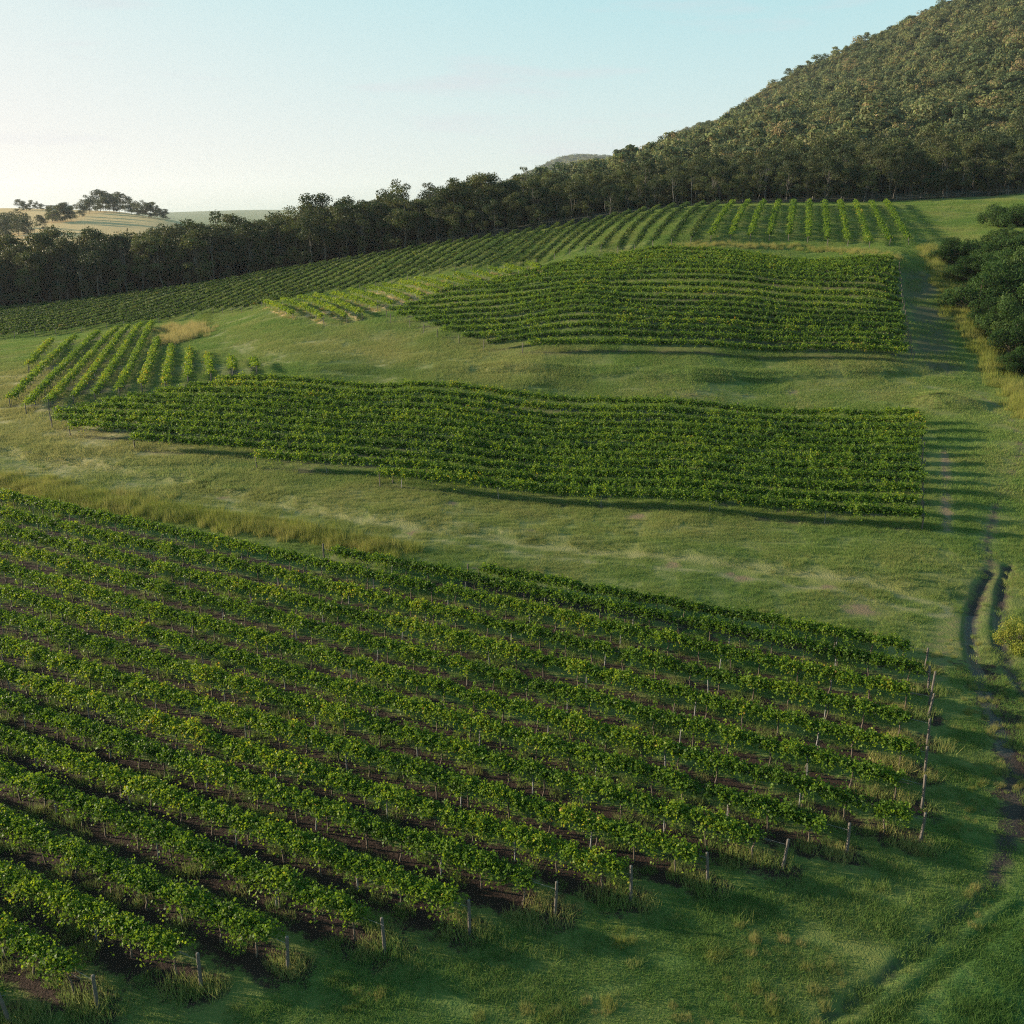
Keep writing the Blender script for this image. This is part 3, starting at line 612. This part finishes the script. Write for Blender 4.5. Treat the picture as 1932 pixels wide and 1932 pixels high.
wx, wy = scatter_sector(900, 26, 80); kk = (allrows(wx, wy, [B1]) < 2.4) & (vnoise(wx / 4, wy / 4, 5) > .6); TP.append(np.c_[wx[kk], wy[kk]]); nk = kk.sum()
TI.append(3 + rg.integers(0, 3, nk)); TD.append(rg.uniform(0, .5, nk)); TL.append(rg.uniform(0, .5, nk)); TS.append(rg.uniform(.5, 1.2, nk))
for P in B6: band(P, 30, .45, .4, .8, 0, .9)
wx, wy = scatter_sector(4200, 24, 60, 33); kk = (allrows(wx, wy, [B1]) > 1.6) & (vnoise(wx / 3, wy / 3, 25) > .42); TP.append(np.c_[wx[kk], wy[kk]]); nk = kk.sum()
TI.append(rg.integers(0, 6, nk)); TD.append(rg.uniform(0, .9, nk)); TL.append(rg.uniform(0, .5, nk)); TS.append(rg.uniform(.22, .5, nk))
wx, wy = scatter_sector(9000, 26, 190, 31); kk = (allrows(wx, wy, [B1, B2, B4]) > 1.3) & (vnoise(wx / 6, wy / 6, 15) + .5 * vnoise(wx / 1.5, wy / 1.5, 16) > .98); TP.append(np.c_[wx[kk], wy[kk]]); nk = kk.sum()
TI.append(3 + rg.integers(0, 3, nk)); TD.append(rg.uniform(0, .6, nk)); TL.append(rg.uniform(0, .7, nk)); TS.append(rg.uniform(.3, .75, nk))
TP = np.concatenate(TP); nT_ = len(TP); TS = np.concatenate(TS)
gn_instances('tall_grass', np.c_[TP, H(TP[:, 0], TP[:, 1])], np.c_[np.zeros((nT_, 2)), rg.uniform(0, 6.28, nT_)], np.c_[TS, TS, TS * rg.uniform(.8, 1.2, nT_)], np.concatenate(TI), PT, {'dry': np.concatenate(TD), 'lush_or_shade': np.concatenate(TL)})

# ------------------------------------------------------------------ trees
def gum_geo(seed, h, wid, n, card, style='dense', nb=1.1):
    q = np.random.default_rng(seed); nk = {'dense': 19, 'tall': 17, 'sparse': 9, 'low': 16}[style]; lo = {'dense': .08, 'tall': .2, 'sparse': .5, 'low': .03}[style]
    fork = h * max(lo, .2) * q.uniform(.75, 1.0); bend = q.normal(0, .03 * h, 2); trunk = np.array([[0, 0, -.4], [bend[0] * .3, bend[1] * .3, fork * .5], [bend[0], bend[1], fork]])
    top = np.array([bend[0] * 1.5, bend[1] * 1.5, h * .9]); r0 = .011 * h + .04
    parts = [tube(trunk, r0, r0 * .72, 7), tube(np.array([trunk[-1], (trunk[-1] + top) / 2 + q.normal(0, .03 * h, 3), top]), r0 * .72, r0 * .12, 6)]
    cl = []
    for k in range(nk):
        f = q.random() ** .8; z = h * (lo + .1 + (.92 - lo - .1) * f); rad = wid * (.75 * math.sqrt(max(0, 1 - ((f - .42) / .64) ** 2)) + .08) * q.uniform(.35, 1.0); an = k * 2.4 + q.normal(0, .4)
        c = np.array([bend[0] + rad * math.cos(an), bend[1] + rad * math.sin(an), z]); cr_ = wid * q.uniform(.3, .5) * ({'sparse': .62, 'tall': .9}.get(style, 1)); cl.append((c, cr_, q.random()))
        if k % 2 == 0 or style in ('sparse', 'tall'):
            s = trunk[-1] + (top - trunk[-1]) * q.uniform(0, .6); mid = (s + c) / 2 + np.array([0, 0, -.06 * h * q.random()]); parts.append(tube(np.array([s, mid, c + [0, 0, cr_ * .3]]), r0 * .34, r0 * .07, 5))
    cl.append((top, wid * .34, q.random())); C, N, cv = [], [], []
    for c, r_, k in cl:
        m_ = int(n / len(cl) * (r_ / (wid * .4)) ** 2) + 6; u = unit(q.normal(size=(m_, 3))); rr = r_ * q.uniform(.25, 1, m_) ** .5 * (.8 + .35 * q.random(m_))
        P = c + u * rr[:, None] * [1, 1, .68]; C.append(P); N.append(unit(u * nb + unit(q.normal(size=(m_, 3))))); cv.append(.22 + .45 * k + q.normal(0, .1, m_))
    C, N, cv = np.concatenate(C), np.concatenate(N), np.concatenate(cv)
    V, F = leaves_geo(C, N, card * q.uniform(.6, 1.3, len(C)), q, .6, .1)
    return merge(parts), V, F, np.clip(cv, 0, 1)
class Kind:
    def __init__(s, seed, h, wid, n, card, style, m=GUM, nb=1.1):
        (tv, tf), V, F, cv = gum_geo(seed, h, wid, n, card, style, nb); s.h = h; s.w = wid
        s.trunk = mesh_np('trunk', tv, tf, GBARK, smooth=True); s.crown = mesh_np('crown', V, F, m, {'cv': cv}); s.style = style
EDGE = [Kind(i, 15, 4.4, 3600, .42, ['dense', 'tall', 'dense', 'low'][i % 4]) for i in range(10)]
SPARSE = [Kind(60 + i, 18, 3.6, 900, .42, 'sparse') for i in range(3)]
SMALL = [Kind(70 + i, 7, 2.4, 1100, .32, 'low') for i in range(3)]
def tree(name, kd, x, y, s, label, group, cat='tree', rz=None, wide=1.0, tilt=0):
    root = empty(name, (x, y, float(H(x, y)) - .1)); tag(root, label, cat, group); root.rotation_euler = (tilt, tilt * .5, rg.uniform(0, 6.28) if rz is None else rz); root.scale = (s * wide, s * wide, s)
    link('trunk', kd.trunk, root); link('crown', kd.crown, root); return root
tl = np.arctan2(farline[:, 0], farline[:, 1]); rl = np.hypot(*farline.T)
cnt = 0
for li, (off, stp, s0, s1) in enumerate([(4, 4.6, .6, 1.1), (10, 5.2, .8, 1.25), (17, 5.8, .9, 1.35), (26, 7.0, .9, 1.42)]):
    th = R(-31); k = 0
    while th < R(31):
        r = np.interp(th, tl, rl) + off + rg.normal(0, 1.2); x, y = math.sin(th) * r, math.cos(th) * r; k += 1; cnt += 1
        shrink = np.interp(th, [R(-31), R(-12), R(-3), R(1), R(6), R(15), R(31)], [1.06, 1.02, .88, .7, .62, .72, .78]); s = rg.uniform(s0, s1) * shrink
        kd = EDGE[rg.integers(10)] if rg.random() > .08 else SPARSE[rg.integers(3)]
        if kd in SPARSE: s = min(s, .85 * shrink)
        lbl = '%s gum, %s from the left in the forest edge, %s rank' % ({'dense': 'full-crowned', 'tall': 'high-crowned pale-stemmed', 'low': 'low-branching', 'sparse': 'thin-crowned'}[kd.style], ordinal(k), ['front', 'second', 'third', 'rear'][li])
        tree('gum_tree', kd, x, y, s, lbl, 'gums of the forest edge', wide=rg.uniform(.85, 1.2))
        th += stp / r * rg.uniform(.75, 1.3) * math.cos(0)
print('edge trees', cnt)
for u, v, s, lb in [(985, 322, 1.25, 'lone tall gum with an open feathery crown standing above the forest against the sky'), (812, 352, 1.1, 'rounded airy gum crown rising above the forest beside the sky gap'), (1330, 200, 1, None)]:
    if lb:
        th = math.atan((u - HALF) / FPX / 1.045); r = np.interp(th, tl, rl) + 30; x, y = math.sin(th) * r, math.cos(th) * r
        a, yy, d = ray(u, v); need = CAMZ + d * (r * math.cos(th) / yy) + 2.2 - float(H(x, y)); tree('gum_tree', SPARSE[0 if u > 900 else 1], x, y, need / 18, lb, 'gums standing above the forest', wide=.8)
for u, v, s, lb in [(970, 442, .9, 'small pale round tree alone at the forest foot above the vines'), (423, 0, 0, None)]:
    if lb:
        x, y = at(u, v - 2); tree('small_tree', SMALL[0], x, y, s, lb, 'small trees at the forest foot')
k = 0; th = R(-30)
while th < R(30):
    r = np.interp(th, tl, rl) + rg.uniform(.5, 3.0); k += 1
    tree('small_tree', SMALL[rg.integers(3)], math.sin(th) * r, math.cos(th) * r, rg.uniform(.45, 1.0) * np.interp(th, [R(-31), R(0), R(31)], [1, .85, .7]), 'low dark understorey tree at the forest foot, %s from the left' % ordinal(k), 'small trees at the forest foot', wide=rg.uniform(1, 1.4))
    th += rg.uniform(3, 9) / r
# forest behind the edge and over the mountain: nobody could count it
FW = [proto('far_tree', Kind(80 + i, 15, 4.8, 1100, .7, ['dense', 'low', 'tall'][i % 3]).crown) for i in range(4)]
MW = [proto('far_tree', Kind(90 + i, 12, [4.2, 5.6, 6.6, 5, 3.6][i], 520, 1.05, ['low', 'dense'][i % 2], HILLGUM, 2.6).crown) for i in range(5)]
n = 5200; th = rg.uniform(R(-34), R(36), n); off = 32 + rg.random(n) ** 1.3 * 190; r = np.interp(th, tl, rl) + off
lim = np.interp(th, [R(-34), R(-10), R(-3), R(36)], [60, 95, 105, 100]); kp = off < lim; th, r = th[kp], r[kp]; x, y = np.sin(th) * r, np.cos(th) * r; n = len(x); s = rg.uniform(.7, 1.25, n) * np.interp(th, [R(-20), R(-3), R(4), R(15)], [.95, .78, .58, .7])
gn_instances('woods', np.c_[x, y, H(x, y) - rg.choice([.5, 5.5], n, p=[.6, .4])], np.c_[np.zeros((n, 2)), rg.uniform(0, 6.28, n)], np.c_[s, s, s * rg.uniform(.85, 1.2, n)], rg.integers(0, 4, n), FW)
n = 130000; r = np.sqrt(rg.uniform(330 ** 2, 2300 ** 2, n)); th = rg.uniform(R(1), R(38), n); x, y = np.sin(th) * r, np.cos(th) * r
kp = (H(x, y) > 33) & (beyond(x, y) > 75 + 25 * vnoise(x / 40, y / 40, 8)); x, y = x[kp], y[kp]; n = len(x); s = np.clip(np.exp(rg.normal(-.68, .32, n)), .26, 1.1) * np.interp(np.hypot(x, y), [330, 600, 1000], [1.2, 1.05, .95])
gn_instances('mountain_forest', np.c_[x, y, H(x, y) - 1.5], np.c_[np.zeros((n, 2)), rg.uniform(0, 6.28, n)], np.c_[s * 1.1, s * 1.1, s * rg.uniform(.8, 1.1, n)], rg.integers(0, 5, n), MW)
n = 3000; r = rg.uniform(2800, 4200, n); th = rg.uniform(R(-6), R(9), n); x, y = np.sin(th) * r, np.cos(th) * r; s = rg.uniform(1.5, 2.6, n)
gn_instances('distant_forest', np.c_[x, y, H(x, y) - 4], np.c_[np.zeros((n, 2)), rg.uniform(0, 6.28, n)], np.c_[s * 1.6, s * 1.6, s], rg.integers(0, 5, n), MW)
# left hill: individual trees and the house on its crest
HT = [(u + du, v + dv, s * f) for u, v, s, du, dv, f in [(a, b, c, *j) for i, (a, b, c) in enumerate([(0,445,1.3),(8,452,1.4),(25,440,1.3),(35,442,1.5),(45,446,1.2),(12,430,1),(75,432,.9),(100,420,1.15),(92,418,.8),(118,417,1.2),(128,416,1.25),(137,413,.9),(150,408,1.0),(163,402,1.35),(108,418,.7),
      (180,400,1.0),(190,399,1.7),(200,399,1.6),(215,400,1.2),(225,400,1.6),(236,401,1.5),(248,404,1.0),(258,406,1.1),(270,409,1.25),(280,410,1.1),(292,411,1.2),(302,413,.8),(312,414,.8),(322,414,.6),(38,397,.9),(50,397,.7),(62,396,.8),(72,396,.7)]) for j in ((0, 0, 1), (5.5 + (i % 3), .6, .8))[:1 + (i % 4 != 3)]]]
HTK = [Kind(40 + i, 14, 5.6, 1500, .7, 'low', nb=1.6) for i in range(4)]
for k, (u, v, s) in enumerate(sorted(HT)):
    x, y = at(u, v, .2, 450); kd = HTK[k % 4]
    tree('hill_tree', kd, x, y, s * .8, 'dark tree on the distant dry hill, %s counting from its far left' % ordinal(k + 1), 'trees on the distant hill', wide=1.15)
hx, hy = at(112, 396, 0, 450); hz = float(H(hx, hy)); house = empty('house', (hx, hy, hz)); tag(house, 'long low white house with grey flat roof on the distant hill crest', 'house')
def box(name, m, parent, x0, x1, y0, y1, z0, z1):
    V = [(x, y, z) for x in (x0, x1) for y in (y0, y1) for z in (z0, z1)]
    me = bpy.data.meshes.new(name); me.from_pydata(V, [], [(0, 1, 3, 2), (4, 6, 7, 5), (0, 4, 5, 1), (2, 3, 7, 6), (0, 2, 6, 4), (1, 5, 7, 3)]); me.materials.append(m); return link(name, me, parent)
box('wall', WALLM, house, -10, 10, -4, 4, -1, 3.4); box('roof', ROOFM, house, -13.5, 11, -5.2, 5, 3.42, 3.9)
for wx in (-7, -2.5, 2, 6.5): box('window', GLASS, house, wx - 1.1, wx + 1.1, -4.05, -4.01, .9, 2.5)
# scrub beside the track
def bush_kind(seed, n, card, m=BUSH):
    q = np.random.default_rng(seed); C, N, cv = [], [], []; parts = []
    for k in range(24):
        an = k * 2.4; rad = .8 * math.sqrt(q.random()); z = .16 + .78 * q.random() * (1.12 - rad); c = np.array([rad * math.cos(an), rad * math.sin(an), z]); r_ = q.uniform(.13, .33); m_ = int(n / 24 * (r_ / .24) ** 2)
        u = unit(q.normal(size=(m_, 3))); P = c + u * (r_ * q.uniform(.3, 1, m_) ** .5 * q.uniform(.85, 1.15, m_))[:, None] * [1, 1, .85]; P[:, 2] = np.maximum(P[:, 2], q.uniform(.0, .1, m_)); C.append(P); N.append(unit(u + unit(q.normal(size=(m_, 3))))); cv.append(.2 + .5 * q.random() + q.normal(0, .14, m_))
        parts.append(tube(np.array([[0, 0, -.05], c * .5 + [0, 0, -.02], c]), .025, .006, 4))
    C, N, cv = map(np.concatenate, (C, N, cv)); V, F = leaves_geo(C, N, card * q.uniform(.6, 1.3, len(C)), q, .65, .12); tv, tf = merge(parts)
    return mesh_np('stem', tv, tf, BARK, smooth=True), mesh_np('foliage', V, F, m, {'cv': np.clip(cv, 0, 1)})
BK = [bush_kind(i, 11000, .05) for i in range(4)]; BY = bush_kind(9, 5200, .05, leaf_mat('yellow_scrub_leaf', [(0, (.08, .1, .02)), (.5, (.17, .2, .03)), (1, (.26, .22, .06))], .35, .05))
BS = 1.35
def bush(kd, u, v, w, h, label, name='bush'):
    x, y = at(u, v); root = empty(name, (x, y, float(H(x, y)) - .1)); tag(root, label, 'bush', 'scrub beside the track'); root.scale = (w * BS, w * BS, h * BS); root.rotation_euler = (0, 0, rg.uniform(0, 6.28)); link('stem', kd[0], root); link('foliage', kd[1], root)
for k, (u, v, w, h, lb) in enumerate([(1895,428,4.2,4.2,'dark bush at the top of the scrub below the grassy crest'),(1940,425,4,4,'dark bush at the top end of the scrub, cut by the photo edge'),
      (1792,495,3,3,'yellow-green leafy bush at the uphill corner of the scrub'),(1838,488,3.6,3.4,'dark green bush behind the corner bush of the scrub'),(1885,490,4,3.6,'dark bush in the upper middle of the scrub'),(1925,482,4,3.6,'dark bush deep in the upper scrub at the photo edge'),
      (1822,528,2.8,2.8,'small dark bush between the corner bush and the big grey-green bush'),(1845,585,4.1,4.6,'big grey-green rounded bush bulging towards the track'),(1900,565,4.4,5.4,'tallest grey-green bush at the centre of the scrub'),(1945,590,4.5,5.5,'grey-green bush half outside the photo at the scrub centre'),
      (1890,640,3.3,4.2,'green bush below the tallest bush of the scrub'),(1920,672,3.3,4.2,'very dark bush near the lower end of the scrub'),(1950,700,3,3.2,'dark bush at the lower end of the scrub, mostly out of the photo'),
      (1865,520,3.2,4,'mid green bush between the upper bushes and the tallest bush of the scrub'),(1868,620,2.6,3.2,'green bush at the foot of the big grey-green bush, next to tall grass'),(1905,455,3,2.6,'low dark bush linking the top bush to the rest of the scrub'),
      (1915,530,3.6,5,'dark bush behind the tallest bush of the scrub'),(1940,640,3.4,4.4,'dark bush at the photo edge below the scrub centre'),(1905,705,1.9,2,'small brownish bush at the lowest tip of the scrub')]):
    bush(BK[k % 4], u, v, w, h, lb)
bush(BY, 1922, 1222, 1.15, 1.5, 'round yellow-green bush beside the muddy wheel ruts')
# strainer posts standing clear of the vines
def lone_post(u, v, h, label, tilt=(0, 0), m=ENDPOST, name='strainer_post'):
    x, y = at(u, v); o = link(name, m, None, (x, y, float(H(x, y)))); o.scale = (1, 1, h / 1.42); o.rotation_euler = (tilt[0], tilt[1], 0); tag(o, label, 'post', 'strainer posts')
lone_post(1752, 1332, 2.0, 'tall leaning weathered post at the top corner of the lower vineyard, by the track', (0, .06))
lone_post(1391, 782, 1.5, 'pale post at the top edge of the middle vineyard')
lone_post(741, 912, 1.4, 'slim dark post behind the lower corner post of the middle vineyard')
# wire fence below the forest
fl = line([(1690,379),(1750,376),(1810,372),(1870,368),(1932,363),(2000,357)]); fl3 = pol3(fl, 4.0); fence = empty('wire_fence', fl3[0]); tag(fence, 'thin wire fence on grey posts along the forest foot above the grassy crest', 'fence')
for q in fl3: copy_child(PR_POST, fence, tuple(q - fl3[0]), 0, .9)
for z in (.5, .8, 1.1):
    V, F = tube(fl3 - fl3[0] + [0, 0, z], .012, .012, 4); link('wire', mesh_np('wire', V, F, STEEL), fence)

# ------------------------------------------------------------------ air
hz_m = bpy.data.materials.new('haze'); hz_m.use_nodes = True; t_ = hz_m.node_tree; t_.nodes.clear()
pv = t_.nodes.new('ShaderNodeVolumePrincipled'); pv.inputs['Color'].default_value = (.86, .92, 1, 1); pv.inputs['Density'].default_value = HAZE; pv.inputs['Anisotropy'].default_value = .2
t_.links.new(pv.outputs[0], t_.nodes.new('ShaderNodeOutputMaterial').inputs['Volume'])
zt = float(ZG.max()) + 40; zb = float(ZG.min()) - 1.0
tag(box('haze', hz_m, None, -9600, 9600, -9600, 9600, zb, zt), kind='stuff')
